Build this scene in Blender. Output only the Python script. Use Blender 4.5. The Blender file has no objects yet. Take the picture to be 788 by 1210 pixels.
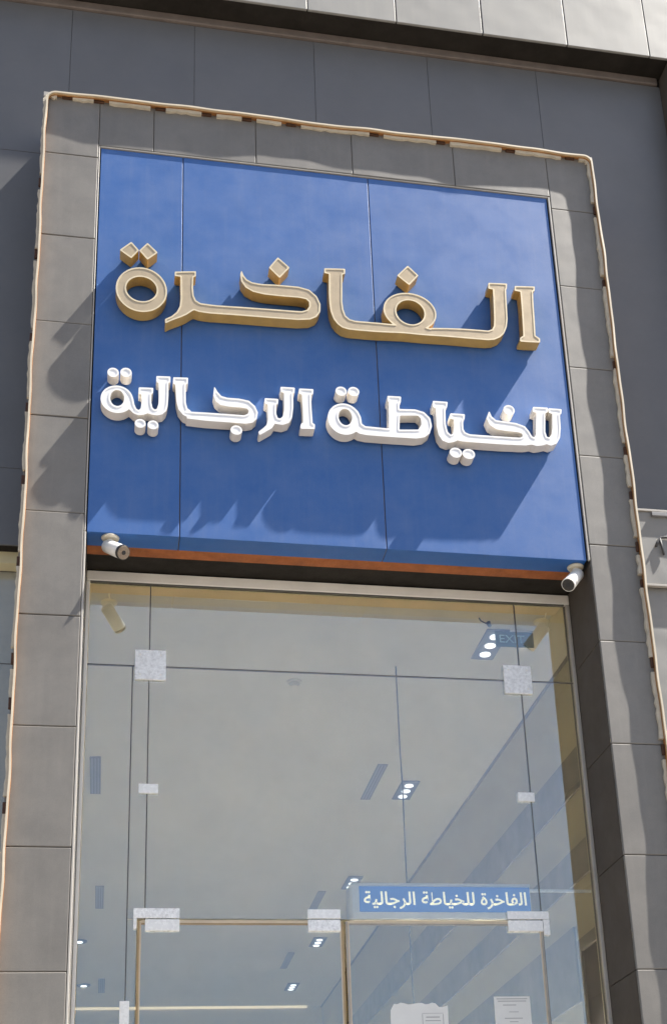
import bpy, bmesh, math, random
import numpy as np
from mathutils import Vector, Matrix, geometry
C = bpy.context.scene
COL = C.collection
random.seed(7)
R = math.radians

# ------------------------------------------------------------------ camera
# the lens stands at the origin, ground is 1.6 m below it, the portal's face is the plane y = 6.5
cam_d = bpy.data.cameras.new('camera'); cam = bpy.data.objects.new('camera', cam_d); COL.objects.link(cam)
cam_d.sensor_fit = 'VERTICAL'; cam_d.sensor_height = 24.0; cam_d.sensor_width = 24.0
cam_d.lens = 24.0 * 1662.6572 / 1210.0
cam_d.shift_x = -88.5 / 1210.0; cam_d.shift_y = 284.87 / 1210.0
cam_d.clip_start = 0.05; cam_d.clip_end = 5000
yaw, pit, rol = 0.22363645, 0.37630649, -0.05516857
fw = Vector((math.sin(yaw)*math.cos(pit), math.cos(yaw)*math.cos(pit), math.sin(pit)))
r0 = Vector((math.cos(yaw), -math.sin(yaw), 0)); u0 = r0.cross(fw)
rt = math.cos(rol)*r0 + math.sin(rol)*u0; up = -math.sin(rol)*r0 + math.cos(rol)*u0
CAM_Y = -6.5
m = Matrix((rt, up, -fw)).transposed().to_4x4(); m.translation = Vector((0, CAM_Y, 0))
cam.matrix_world = m
C.camera = cam
GZ = -1.6          # ground level

# ------------------------------------------------------------------ light
sun_dir = Vector((4.3, -1.0, 7.1)).normalized()
sd = bpy.data.lights.new('sun', 'SUN'); sd.energy = 5.0; sd.angle = R(0.55); sd.color = (1.0, 0.95, 0.87)
sun = bpy.data.objects.new('sun', sd); COL.objects.link(sun)
sun.rotation_euler = sun_dir.to_track_quat('Z', 'Y').to_euler()
w = bpy.data.worlds.new('World'); C.world = w; w.use_nodes = True
nt = w.node_tree; bg = nt.nodes['Background']
sky = nt.nodes.new('ShaderNodeTexSky'); sky.sky_type = 'NISHITA'; sky.sun_disc = False
sky.sun_elevation = math.asin(sun_dir.z); sky.sun_rotation = math.atan2(sun_dir.x, sun_dir.y)
sky.air_density = 1.0; sky.dust_density = 1.8; sky.ozone_density = 1.0
nt.links.new(sky.outputs[0], bg.inputs[0]); bg.inputs[1].default_value = 0.062
C.view_settings.view_transform = 'Standard'; C.view_settings.look = 'None'
C.view_settings.gamma = 1.0; C.view_settings.use_curve_mapping = False
C.view_settings.exposure = 1.45
C.render.engine = 'CYCLES'
C.cycles.max_bounces = 10; C.cycles.diffuse_bounces = 5; C.cycles.transparent_max_bounces = 12
C.cycles.sample_clamp_indirect = 6.0

# ------------------------------------------------------------------ materials
def mat(name, col, rough=0.5, metal=0.0, spec=0.5, var=0.0, vscale=3.0, bump=0.0, bscale=40.0, warp=0.0, wscale=2.5,
        dust=0.0, dustcol=(0.5, 0.46, 0.40), streak=0.0, grain=0.0, emit=None, estr=0.0, objvar=0.0, dustdown=False):
    M = bpy.data.materials.new(name); M.use_nodes = True
    n = M.node_tree.nodes; l = M.node_tree.links; b = n['Principled BSDF']
    b.inputs['Roughness'].default_value = rough; b.inputs['Metallic'].default_value = metal
    b.inputs['Specular IOR Level'].default_value = spec
    geo = n.new('ShaderNodeNewGeometry')
    def noise(scale, detail=4, vec=None, rgh=0.6):
        t = n.new('ShaderNodeTexNoise'); t.inputs['Scale'].default_value = scale; t.inputs['Detail'].default_value = detail
        t.inputs['Roughness'].default_value = rgh
        l.new(vec if vec else geo.outputs['Position'], t.inputs['Vector']); return t
    def mapr(src, a0, a1, b0, b1):
        q = n.new('ShaderNodeMapRange'); q.inputs[1].default_value = a0; q.inputs[2].default_value = a1
        q.inputs[3].default_value = b0; q.inputs[4].default_value = b1; l.new(src, q.inputs[0]); return q.outputs[0]
    cur = None
    rgb = n.new('ShaderNodeRGB'); rgb.outputs[0].default_value = (*col, 1); cur = rgb.outputs[0]
    def scalecol(cur, fac):
        mx = n.new('ShaderNodeVectorMath'); mx.operation = 'SCALE'; l.new(cur, mx.inputs[0]); l.new(fac, mx.inputs[3]); return mx.outputs[0]
    if var: cur = scalecol(cur, mapr(noise(vscale).outputs[0], 0.25, 0.75, 1-var, 1+var))
    if grain: cur = scalecol(cur, mapr(noise(170, 3).outputs[0], 0.25, 0.75, 1-grain, 1+grain))
    if objvar:
        oi = n.new('ShaderNodeObjectInfo'); cur = scalecol(cur, mapr(oi.outputs['Random'], 0, 1, 1-objvar, 1+objvar))
    if dust or streak:
        f = mapr(noise(5, 8, rgh=0.72).outputs[0], 0.35, 0.72, dust*0.35, dust)
        if streak:
            mp = n.new('ShaderNodeMapping'); mp.inputs['Scale'].default_value = (22, 22, 1.4); l.new(geo.outputs['Position'], mp.inputs[0])
            s = mapr(noise(1.0, 5, mp.outputs[0]).outputs[0], 0.5, 0.8, 0, streak)
            a = n.new('ShaderNodeMath'); a.operation = 'ADD'; a.use_clamp = True; l.new(f, a.inputs[0]); l.new(s, a.inputs[1]); f = a.outputs[0]
        if dustdown:   # dust lies on fronts and tops, hardly on faces that look straight down
            sx = n.new('ShaderNodeSeparateXYZ'); l.new(geo.outputs['Normal'], sx.inputs[0])
            dm = n.new('ShaderNodeMath'); dm.operation = 'MULTIPLY'; l.new(f, dm.inputs[0]); l.new(mapr(sx.outputs[2], -0.8, -0.3, 0.1, 1.0), dm.inputs[1]); f = dm.outputs[0]
        mx = n.new('ShaderNodeMix'); mx.data_type = 'RGBA'; l.new(f, mx.inputs[0]); l.new(cur, mx.inputs[6]); mx.inputs[7].default_value = (*dustcol, 1); cur = mx.outputs[2]
    l.new(cur, b.inputs['Base Color'])
    if var or dust: l.new(mapr(noise(vscale*2.2, 5).outputs[0], 0.3, 0.7, max(0.03, rough-0.07), min(1, rough+0.09)), b.inputs['Roughness'])
    nrm = None
    if warp:
        bp = n.new('ShaderNodeBump'); bp.inputs['Distance'].default_value = warp; bp.inputs['Strength'].default_value = 1
        l.new(noise(wscale, 2).outputs[0], bp.inputs['Height']); nrm = bp.outputs[0]
    if bump:
        bp = n.new('ShaderNodeBump'); bp.inputs['Distance'].default_value = bump; bp.inputs['Strength'].default_value = 1
        l.new(noise(bscale, 4).outputs[0], bp.inputs['Height'])
        if nrm: l.new(nrm, bp.inputs['Normal'])
        nrm = bp.outputs[0]
    if nrm: l.new(nrm, b.inputs['Normal'])
    if emit: b.inputs['Emission Color'].default_value = (*emit, 1); b.inputs['Emission Strength'].default_value = estr
    return M

def glass_mat(name, tint, boost=1.0, dust=(0.02, 0.11)):
    M = bpy.data.materials.new(name); M.use_nodes = True
    n = M.node_tree.nodes; l = M.node_tree.links; n.clear()
    out = n.new('ShaderNodeOutputMaterial'); tr = n.new('ShaderNodeBsdfTransparent'); gl = n.new('ShaderNodeBsdfGlossy')
    gl.inputs['Roughness'].default_value = 0.0; gl.inputs['Color'].default_value = (0.88, 0.97, 1.0, 1); tr.inputs[0].default_value = (*tint, 1)
    fr = n.new('ShaderNodeFresnel'); fr.inputs[0].default_value = 1.52
    geo = n.new('ShaderNodeNewGeometry')
    sc = n.new('ShaderNodeMath'); sc.operation = 'MULTIPLY'; sc.use_clamp = True; sc.inputs[1].default_value = boost; l.new(fr.outputs[0], sc.inputs[0])
    inv = n.new('ShaderNodeMath'); inv.operation = 'SUBTRACT'; inv.inputs[0].default_value = 1; l.new(geo.outputs['Backfacing'], inv.inputs[1])
    mu = n.new('ShaderNodeMath'); mu.operation = 'MULTIPLY'; l.new(sc.outputs[0], mu.inputs[0]); l.new(inv.outputs[0], mu.inputs[1])
    nz = n.new('ShaderNodeTexNoise'); nz.inputs['Scale'].default_value = 0.9; nz.inputs['Detail'].default_value = 1
    l.new(geo.outputs['Position'], nz.inputs['Vector'])
    bp = n.new('ShaderNodeBump'); bp.inputs['Distance'].default_value = 0.002; l.new(nz.outputs[0], bp.inputs['Height']); l.new(bp.outputs[0], gl.inputs['Normal'])
    mx = n.new('ShaderNodeMixShader'); l.new(mu.outputs[0], mx.inputs[0]); l.new(tr.outputs[0], mx.inputs[1]); l.new(gl.outputs[0], mx.inputs[2])
    # a thin uneven film of dust on the outer face; heavy on neighbours as painted paleness
    dn = n.new('ShaderNodeTexNoise'); dn.inputs['Scale'].default_value = 3.0; dn.inputs['Detail'].default_value = 9; dn.inputs['Roughness'].default_value = 0.7
    l.new(geo.outputs['Position'], dn.inputs['Vector'])
    mr = n.new('ShaderNodeMapRange'); mr.inputs[1].default_value = 0.3; mr.inputs[2].default_value = 0.75; mr.inputs[3].default_value = dust[0]; mr.inputs[4].default_value = dust[1]; l.new(dn.outputs[0], mr.inputs[0])
    dm = n.new('ShaderNodeMath'); dm.operation = 'MULTIPLY'; l.new(mr.outputs[0], dm.inputs[0]); l.new(inv.outputs[0], dm.inputs[1])
    df = n.new('ShaderNodeBsdfDiffuse'); df.inputs[0].default_value = (0.60, 0.60, 0.56, 1)
    m2 = n.new('ShaderNodeMixShader'); l.new(dm.outputs[0], m2.inputs[0]); l.new(mx.outputs[0], m2.inputs[1]); l.new(df.outputs[0], m2.inputs[2])
    l.new(m2.outputs[0], out.inputs[0]); return M

M = dict(
 pillar=mat('pillar_cladding', (0.153, 0.143, 0.131), 0.50, spec=0.7, var=0.17, vscale=2.6, bump=0.0004, bscale=260, warp=0.0035, wscale=3.2, dust=0.15, grain=0.10, objvar=0.05, streak=0.05),
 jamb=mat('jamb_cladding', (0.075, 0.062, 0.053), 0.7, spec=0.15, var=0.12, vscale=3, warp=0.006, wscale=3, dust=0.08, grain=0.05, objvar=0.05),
 wall=mat('wall_cladding', (0.128, 0.129, 0.137), 0.42, var=0.06, vscale=1.4, warp=0.002, wscale=1.6, dust=0.06, grain=0.03, objvar=0.03),
 over=mat('overhang_cladding', (0.268, 0.264, 0.252), 0.5, var=0.05, vscale=2, warp=0.006, wscale=2.0, dust=0.12, dustcol=(0.5,0.45,0.38), streak=0.10, grain=0.02, objvar=0.03),
 fascia=mat('fascia_cladding', (0.235, 0.235, 0.230), 0.55, var=0.06, vscale=2, warp=0.012, wscale=2.4, dust=0.10, streak=0.06),
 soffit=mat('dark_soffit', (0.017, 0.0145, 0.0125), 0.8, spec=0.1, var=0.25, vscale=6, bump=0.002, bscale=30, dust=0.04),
 seam=mat('seam_filler', (0.13, 0.122, 0.112), 0.9),
 core=mat('shadow_gap', (0.035, 0.034, 0.034), 0.8),
 trim=mat('trim_metal', (0.42, 0.40, 0.37), 0.45, var=0.1, vscale=8, dust=0.1),
 sealer=mat('joint_sealer', (0.16, 0.13, 0.115), 0.7, var=0.2, vscale=9, bump=0.002, bscale=25),
 blue=mat('blue_panel', (0.018, 0.112, 0.385), 0.44, spec=0.45, var=0.05, vscale=2.5, bump=0.0007, bscale=260, warp=0.0025, wscale=2.2, dust=0.17, dustcol=(0.36, 0.38, 0.40), streak=0.06, grain=0.09, dustdown=True),
 rust=mat('rust_primer', (0.34, 0.10, 0.024), 0.75, var=0.3, vscale=14, bump=0.002, bscale=60, dust=0.08, dustcol=(0.28, 0.15, 0.08)),
 goldside=mat('ochre_return', (0.50, 0.32, 0.09), 0.38, metal=0.15, var=0.12, vscale=14, dust=0.1, dustcol=(0.5, 0.4, 0.28)),
 goldrim=mat('gold_rim', (0.82, 0.70, 0.48), 0.35, metal=0.2, var=0.08, vscale=20, dust=0.1),
 goldface=mat('champagne_face', (0.54, 0.43, 0.285), 0.36, metal=0.25, var=0.08, vscale=16, bump=0.0006, bscale=90, dust=0.12, dustcol=(0.5, 0.42, 0.34)),
 whiteside=mat('cream_return', (0.84, 0.79, 0.71), 0.45, var=0.06, vscale=14, dust=0.12, dustcol=(0.62, 0.5, 0.38)),
 whiterim=mat('white_rim', (0.93, 0.92, 0.90), 0.4, var=0.03, vscale=20),
 whiteface=mat('white_face', (0.93, 0.93, 0.95), 0.35, var=0.05, vscale=18, dust=0.05),
 strip=mat('tan_strip', (0.60, 0.42, 0.23), 0.6, var=0.14, vscale=12, bump=0.001, bscale=70, dust=0.08),
 stripback=mat('brown_backing', (0.34, 0.15, 0.045), 0.7, var=0.35, vscale=10),
 striplip=mat('cream_diffuser', (0.70, 0.61, 0.47), 0.45, var=0.08, vscale=9),
 sealant=mat('cream_sealant', (0.60, 0.54, 0.44), 0.75, var=0.15, vscale=18, bump=0.003, bscale=50, dust=0.1),
 clip=mat('brown_clip', (0.07, 0.028, 0.012), 0.6, var=0.4, vscale=40),
 frame=mat('aluminium_frame', (0.92, 0.88, 0.82), 0.42, metal=0.0, var=0.06, vscale=7, dust=0.1),
 seal=mat('glass_seal', (0.10, 0.095, 0.085), 0.6),
 brass=mat('brown_edge_seal', (0.42, 0.30, 0.16), 0.45, var=0.15, vscale=12),
 brass2=mat('cream_edge_seal', (0.66, 0.56, 0.42), 0.45, var=0.1, vscale=12),
 greyseal=mat('grey_edge_seal', (0.40, 0.37, 0.33), 0.5, var=0.15, vscale=12),
 fitting=mat('white_fitting', (0.95, 0.95, 0.94), 0.25, spec=1.0, metal=0.0, var=0.03, vscale=20),
 film=mat('scuffed_film', (0.95, 0.95, 0.95), 0.25, spec=1.0, var=0.22, vscale=60, bump=0.0008, bscale=70),
 camwhite=mat('white_plastic', (0.82, 0.80, 0.77), 0.35, var=0.03, vscale=30),
 camcream=mat('yellowed_plastic', (0.66, 0.60, 0.49), 0.45, var=0.08, vscale=30),
 camdark=mat('dark_bezel', (0.03, 0.028, 0.028), 0.25),
 camlens=mat('lens_glass', (0.02, 0.02, 0.025), 0.05),
 camface=mat('dusty_lens_cover', (0.30, 0.23, 0.17), 0.5, var=0.4, vscale=90),
 beige=mat('beige_paint', (0.54, 0.485, 0.345), 0.7, var=0.03, vscale=1.5),
 ceil=mat('ceiling_paint', (0.66, 0.625, 0.50), 0.8, var=0.02, vscale=1.0),
 border=mat('ceiling_border_paint', (0.70, 0.62, 0.40), 0.8),
 band=mat('brown_wood_band', (0.24, 0.21, 0.17), 0.5, var=0.25, vscale=4),
 floor=mat('floor_tile', (0.55, 0.50, 0.43), 0.3, var=0.08, vscale=2),
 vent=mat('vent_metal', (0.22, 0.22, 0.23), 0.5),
 ventbar=mat('vent_bar', (0.36, 0.36, 0.36), 0.5),
 lampbox=mat('grey_lamp_housing', (0.15, 0.16, 0.19), 0.5),
 coveled=mat('lit_cove_strip', (0.8, 0.7, 0.5), 0.5, emit=(1.0, 0.82, 0.52), estr=0.26),
 lamp=mat('lit_lamp', (0.9, 0.9, 0.9), 0.5, emit=(0.93, 0.97, 1.0), estr=0.9),
 exitg=mat('teal_acrylic', (0.035, 0.085, 0.095), 0.2),
 exitt=mat('exit_lettering', (0.32, 0.50, 0.50), 0.4),
 steel=mat('brushed_steel', (0.90, 0.87, 0.82), 0.4, metal=0.1, var=0.06, vscale=9),
 signblue=mat('printed_blue_glow', (0.05, 0.17, 0.50), 0.45, var=0.06, vscale=9, emit=(0.045, 0.14, 0.42), estr=0.16),  # faint glow added to lift the blue print through the reflective glass
 signtext=mat('pale_yellow_print_glow', (0.92, 0.88, 0.66), 0.5, emit=(0.95, 0.88, 0.62), estr=0.30),  # lettering glows a little too, added for contrast behind the glass
 paper=mat('white_paper', (0.80, 0.80, 0.78), 0.8, var=0.03, vscale=12),
 ink=mat('grey_print', (0.42, 0.42, 0.43), 0.8),
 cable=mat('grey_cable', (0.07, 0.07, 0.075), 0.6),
 black=mat('black_plastic', (0.015, 0.015, 0.015), 0.5),
 ground=mat('paving', (0.21, 0.19, 0.165), 0.85, var=0.12, vscale=0.7, bump=0.004, bscale=9),
 road=mat('asphalt', (0.06, 0.058, 0.055), 0.9, var=0.15, vscale=0.6),
 paledglass=glass_mat('paled_glass', (0.93, 0.94, 0.93), 4.0, (0.42, 0.58)),  # heavy pale film put in for brightness missing behind the neighbours' panes
 glass=glass_mat('shop_glass', (0.95, 0.96, 0.95), 6.9),
)

# ------------------------------------------------------------------ builders
def obj(name, verts, faces, material, parent=None, smooth=False, loc=None):
    me = bpy.data.meshes.new(name); off = Vector(loc) if loc is not None else (parent_loc(parent) if parent else Vector((0, 0, 0)))
    me.from_pydata([tuple(Vector(v)-off) for v in verts], [], faces); me.update()
    o = bpy.data.objects.new(name, me); COL.objects.link(o)
    if material:
        for q in (material if isinstance(material, (list, tuple)) else [material]): me.materials.append(M[q] if isinstance(q, str) else q)
    if smooth:
        for p in me.polygons: p.use_smooth = True
    place(o, off, parent); return o
def wloc(o):
    v = Vector(o.location)
    while o.parent: o = o.parent; v += Vector(o.location)
    return v
def parent_loc(p): return wloc(p)
def place(o, world, parent):
    if parent: o.parent = parent; o.location = Vector(world) - wloc(parent)
    else: o.location = world
def empty(name, loc, label=None, cat=None, group=None):
    e = bpy.data.objects.new(name, None); COL.objects.link(e); e.location = loc; e.empty_display_size = 0.1
    if label: tag(e, label, cat, group)
    return e
def tag(o, label, cat=None, group=None, kind=None):
    if label: o['label'] = label
    if cat: o['category'] = cat
    if group: o['group'] = group
    if kind: o['kind'] = kind
    return o
_box = {}
def box(name, x0, x1, y0, y1, z0, z1, material, parent=None, bev=0.0, seg=1, jit=0.0):
    dx, dy, dz = x1-x0, y1-y0, z1-z0
    key = (round(dx, 4), round(dy, 4), round(dz, 4), material, bev, seg)
    if key not in _box:
        bm = bmesh.new(); bmesh.ops.create_cube(bm, size=1.0)
        for v in bm.verts: v.co = Vector((v.co.x*dx, v.co.y*dy, v.co.z*dz))
        if bev: bmesh.ops.bevel(bm, geom=bm.edges[:], offset=bev, segments=seg, affect='EDGES', profile=0.5)
        me = bpy.data.meshes.new(name); bm.to_mesh(me); bm.free(); me.materials.append(M[material]); _box[key] = me
    o = bpy.data.objects.new(name, _box[key]); COL.objects.link(o)
    place(o, Vector(((x0+x1)/2, (y0+y1)/2, (z0+z1)/2)), parent)
    if jit: o.rotation_euler = (random.uniform(-jit, jit), 0, random.uniform(-jit, jit))
    return o
def cyl(name, a, b, r0_, r1_, material, parent=None, n=24, bev=0.0):
    a = Vector(a); b = Vector(b); d = (b-a).normalized(); t = d.orthogonal().normalized(); s = d.cross(t)
    L = (b-a).length
    prof = [(0, r0_-bev), (bev, r0_), (L-bev, r1_), (L, r1_-bev)] if bev else [(0, r0_), (L, r1_)]
    vs, fs = [], []
    for h, r in prof:
        for i in range(n):
            an = 2*math.pi*i/n; vs.append(a + d*h + (t*math.cos(an)+s*math.sin(an))*r)
    for k in range(len(prof)-1):
        for i in range(n): fs.append((k*n+i, k*n+(i+1) % n, (k+1)*n+(i+1) % n, (k+1)*n+i))
    fs.append(tuple(range(n))[::-1]); fs.append(tuple((len(prof)-1)*n+i for i in range(n)))
    o = obj(name, vs, fs, material, parent)
    for p in o.data.polygons:
        if len(p.vertices) == 4: p.use_smooth = True
    return o
def tube(name, pts, r, material, parent=None, n=8):
    pts = [Vector(p) for p in pts]; vs, fs = [], []
    for i, p in enumerate(pts):
        d = (pts[min(i+1, len(pts)-1)]-pts[max(i-1, 0)]).normalized(); t = d.cross(Vector((0.3, 1, 0.2))).normalized(); s = d.cross(t)
        for k in range(n):
            an = 2*math.pi*k/n; vs.append(p+(t*math.cos(an)+s*math.sin(an))*r)
    for i in range(len(pts)-1):
        for k in range(n): fs.append((i*n+k, i*n+(k+1) % n, (i+1)*n+(k+1) % n, (i+1)*n+k))
    fs.append(tuple(range(n))[::-1]); fs.append(tuple((len(pts)-1)*n+k for k in range(n)))
    return obj(name, vs, fs, material, parent, smooth=True)

# ------------------------------------------------------------------ ground
tag(box('pavement', -40, 40, -9, 0.2, GZ-0.2, GZ, 'ground'), None, kind='structure')
tag(box('road', -600, 600, -25, -9.01, GZ-0.4, GZ-0.13, 'road'), None, kind='structure')
tag(box('ground', -1500, 1500, -1500, 1500, GZ-1.2, GZ-0.42, 'ground'), None, kind='structure')

# ------------------------------------------------------------------ the wall behind the portal
WY = 0.36
wall = empty('clad_wall', (1.2, WY, 3.92), 'dark blue-grey clad upper wall behind and around the grey portal', 'wall')
xs = [-6.02, -5.245, -4.47, -3.697, -2.92, -2.147, -1.373, -0.598+0.225, 0.400, 1.181, 1.950, 2.715, 3.62]
xs = [-5.80, -5.025, -4.25, -3.475, -2.70, -1.923, -1.148, -0.373, 0.400, 1.181, 1.950, 2.715, 3.62]
zs = [3.918, 4.399, 6.645, 7.86]
for i in range(len(xs)-1):
    for k in range(len(zs)-1):
        x0, x1 = xs[i], xs[i+1]
        if k < 2 and x0 > -0.4 and x0 < 2.7: continue
        zz0, zz1 = zs[k], zs[k+1]
        if k == 0 and x0 > 2.7: continue
        if k == 1 and x0 > 2.7: continue
        if k == 2 and x0 > 2.7: zz0 = 4.292
        if k < 2 and x1 == -0.373: x1 = -0.373
        box('cladding_panel', x0+0.001, x1-0.001, WY, WY+0.012, zz0+0.001, zz1-0.001, 'wall', wall, bev=0.001, jit=0.0012)
box('wall_core', -5.8, 3.62, WY+0.011, WY+0.15, 3.925, 11.0, 'core', wall)
box('wall_core', 3.0, 3.62, WY+0.16, WY+0.3, 3.80, 11.0, 'core', wall)
box('joint_sealer', -5.8, 3.60, WY-0.022, WY+0.01, 7.862, 7.924, 'sealer', wall, bev=0.006)

# soffit and fascia over the wall
ov = empty('roof_overhang', (1.2, 0.17, 7.93), 'pale grey panelled upper fascia projecting over a dark soffit', 'overhang')
x = 0.525
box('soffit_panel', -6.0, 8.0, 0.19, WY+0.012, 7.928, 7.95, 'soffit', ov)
px = [0.525+0.592*k for k in range(-11, 12)]
for k in range(len(px)-1):
    box('fascia_panel', px[k]+0.003, px[k+1]-0.003, 0.17+random.uniform(-0.001, 0.001), 0.188, 7.922, 9.2, 'over', ov, bev=0.004, seg=2, jit=0.003)
    box('fascia_panel', px[k]+0.003, px[k+1]-0.003, 0.17, 0.188, 9.206, 11.0, 'over', ov, bev=0.004, seg=2, jit=0.002)
box('fascia_core', px[0], px[-1], 0.189, WY+0.3, 7.952, 10.98, 'core', ov)

# pier to the right
pier = empty('side_pier', (3.9, 0.17, 4.27), 'grey clad pier at the right edge under the overhang', 'pier')
for z0, z1 in ((4.29, 5.5), (5.5, 6.7), (6.7, 7.92)):
    box('cladding_panel', 3.625, 4.4, 0.17, 0.185, z0+0.002, z1-0.002, 'fascia', pier, bev=0.003)
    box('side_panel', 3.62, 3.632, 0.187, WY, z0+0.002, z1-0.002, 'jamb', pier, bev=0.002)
box('pier_core', 3.634, 4.39, 0.187, WY+0.2, 4.292, 7.92, 'core', pier)

# ------------------------------------------------------------------ portal
portal = empty('portal_surround', (1.2, 0.2, GZ), 'dusty grey panelled portal framing the blue sign and the glass', 'doorway surround')
ZJ = [6.745, 6.305, 5.712, 5.117, 4.505, 3.920, 3.323, 2.720, 2.105, 1.510, 0.91, 0.31, -0.29, -0.89, GZ]
def vp(x0, x1, z0, z1):
    q = random.uniform(-0.0012, 0.0012); box('cladding_panel', x0+0.001, x1-0.001, -0.007+q, 0.012+q, z0+0.0012, z1-0.0012, 'pillar', portal, bev=0.005, seg=3, jit=0.002)
for k in range(len(ZJ)-1):
    vp(-0.489, -0.170, ZJ[k+1], ZJ[k]); vp(2.573, 2.876, ZJ[k+1], ZJ[k])
TX = [-0.170, 0.144, 0.746, 1.330, 1.968, 2.573]
for k in range(len(TX)-1): vp(TX[k], TX[k+1], 6.398, 6.745)
box('trim_strip', -0.1685, -0.1615, -0.0062, 0.011, 3.82, 6.396, 'trim', portal, bev=0.002)
box('trim_strip', 2.560, 2.571, -0.0062, 0.011, 3.82, 6.396, 'trim', portal, bev=0.002)
box('trim_strip', -0.1605, 2.559, -0.0062, 0.011, 6.3895, 6.397, 'trim', portal, bev=0.002)
box('trim_strip', -0.169, -0.1585, -0.0062, 0.012, GZ, 3.816, 'trim', portal, bev=0.002)
for k in range(5, len(ZJ)-1):
    zt = min(ZJ[k], 3.815)
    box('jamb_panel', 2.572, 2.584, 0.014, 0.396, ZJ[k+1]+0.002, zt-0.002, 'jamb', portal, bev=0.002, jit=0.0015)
    box('jamb_panel', -0.170, -0.1585, 0.014, 0.396, ZJ[k+1]+0.002, zt-0.002, 'pillar', portal, bev=0.002, jit=0.0015)
# cores: legs, head, outer returns
box('portal_core', -0.484, -0.171, 0.0045, 0.55, GZ, 6.73, 'seam', portal)
box('portal_core', 2.586, 2.8705, 0.0045, 0.55, GZ, 6.73, 'seam', portal)
box('portal_core', -0.170, 2.585, 0.150, 0.352, 3.835, 6.73, 'core', portal)
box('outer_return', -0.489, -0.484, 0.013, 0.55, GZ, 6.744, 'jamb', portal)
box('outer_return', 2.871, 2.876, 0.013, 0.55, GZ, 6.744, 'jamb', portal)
box('top_return', -0.489, 2.876, 0.013, WY-0.002, 6.7305, 6.7435, 'pillar', portal)
box('portal_core', -0.157, 2.573, 0.013, 0.149, 6.400, 6.73, 'seam', portal)
box('timber_batten', -0.156, 2.571, 0.1425, 0.235, 3.818, 3.834, 'rust', portal, bev=0.002)
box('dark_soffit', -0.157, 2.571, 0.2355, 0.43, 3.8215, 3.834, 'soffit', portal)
for x0 in (-0.494, 2.846): box('corner_trim', x0, x0+0.035, -0.020, -0.0075, 6.715, 6.750, 'trim', portal, bev=0.002)

# ------------------------------------------------------------------ wavy strip round the portal
def strip_path():
    P = []; x0, x1, zt, r = -0.473, 2.868, 6.735, 0.055
    z = GZ+0.05
    while z < zt-r: P.append((x0, z, -1, 0)); z += 0.03
    for a in range(0, 91, 10): P.append((x0+r-r*math.cos(R(a)), zt-r+r*math.sin(R(a)), -math.cos(R(a)), math.sin(R(a))))
    x_ = x0+r+0.03
    while x_ < x1-r: P.append((x_, zt, 0, 1)); x_ += 0.03
    for a in range(0, 91, 10): P.append((x1-r+r*math.sin(R(a)), zt-r+r*math.cos(R(a)), math.sin(R(a)), math.cos(R(a))))
    z = zt-r-0.03
    while z > GZ+0.05: P.append((x1, z, 1, 0)); z -= 0.03
    return P
SP = strip_path()
S = [0.0]
for i in range(1, len(SP)): S.append(S[-1]+math.hypot(SP[i][0]-SP[i-1][0], SP[i][1]-SP[i-1][1]))
def wav(s): return 0.0024*math.sin(s*4.1+1.0)+0.0020*math.sin(s*11.7+2.2)+0.0010*math.sin(s*23.0)
def pro(s): return -0.0430 + 0.0032*math.sin(s*3.3+0.4)+0.0019*math.sin(s*8.3+1.9)+0.0009*math.sin(s*17.1+0.7)
def sweep(name, material, n0, n1, ya, yb, parent, rng=None, base=False, ragged=0.0):
    vs, fs = [], []; idx = [i for i in range(len(SP)) if rng is None or rng[0] <= S[i] <= rng[1]]
    if len(idx) < 2: return None
    for i in idx:
        x_, z_, nx, nz = SP[i]; o = wav(S[i])*(0.3 if base else 1.0); p = pro(S[i])
        a0 = n0 + (random.uniform(-ragged, ragged) if ragged else 0)
        if base and nx < -0.7: a0 = -a0*0.8      # on the left the bead squeezes out on the outer side

        yA = ya if base else p+ya; yB = (p+yb)
        for (nn, y) in ((a0, yA), (n1, yA), (n1, yB), (a0 if base else n0, yB)):
            vs.append((x_+nx*(nn+o), y, z_+nz*(nn+o)))
    for k in range(len(idx)-1):
        for q in range(4): fs.append((k*4+q, k*4+(q+1) % 4, k*4+4+(q+1) % 4, k*4+4+q))
    fs.append((3, 2, 1, 0)); e = (len(idx)-1)*4; fs.append((e, e+1, e+2, e+3))
    return obj(name, vs, fs, material, parent)
strip = empty('edging_strip', (1.2, -0.02, GZ), 'wavy tan light strip running round the outer edge of the portal', 'light strip')
sweep('diffuser_lip', 'striplip', -0.006, 0.004, 0.0, -0.006, strip)
sweep('strip_body', 'strip', -0.005, 0.0035, 0.0125, 0.0002, strip)
sweep('strip_backing', 'stripback', -0.0075, 0.003, 0.0180, 0.0127, strip)
def back_web():
    vs, fs = [], []
    for i in range(len(SP)):
        x_, z_, nx, nz = SP[i]; o = wav(S[i])
        for nn, y in ((-0.003+o, pro(S[i])+0.0128), (0.0025+o, pro(S[i])+0.0128), (0.0025, 0.0), (-0.003, 0.0)): vs.append((x_+nx*nn, y, z_+nz*nn))
    for k in range(len(SP)-1):
        for q in range(4): fs.append((k*4+q, k*4+(q+1) % 4, k*4+4+(q+1) % 4, k*4+4+q))
    return obj('strip_web', vs, fs, 'stripback', strip)
back_web()
total = S[-1]; left_len = 6.735-0.055-(GZ+0.05)
topc = [0.10, 0.30, 0.64, 0.93, 1.17, 1.43, 1.95, 2.37, 2.80, 3.20]
clips = [0.3+0.62*k+random.uniform(-0.1, 0.1) for k in range(5)] + [3.36, 3.85, 4.37, 4.62, 5.17, 5.65, 6.1, 6.55, 7.1, 7.62]
clips += [left_len+0.04+t for t in topc]
rb = left_len+0.14+3.20
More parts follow.
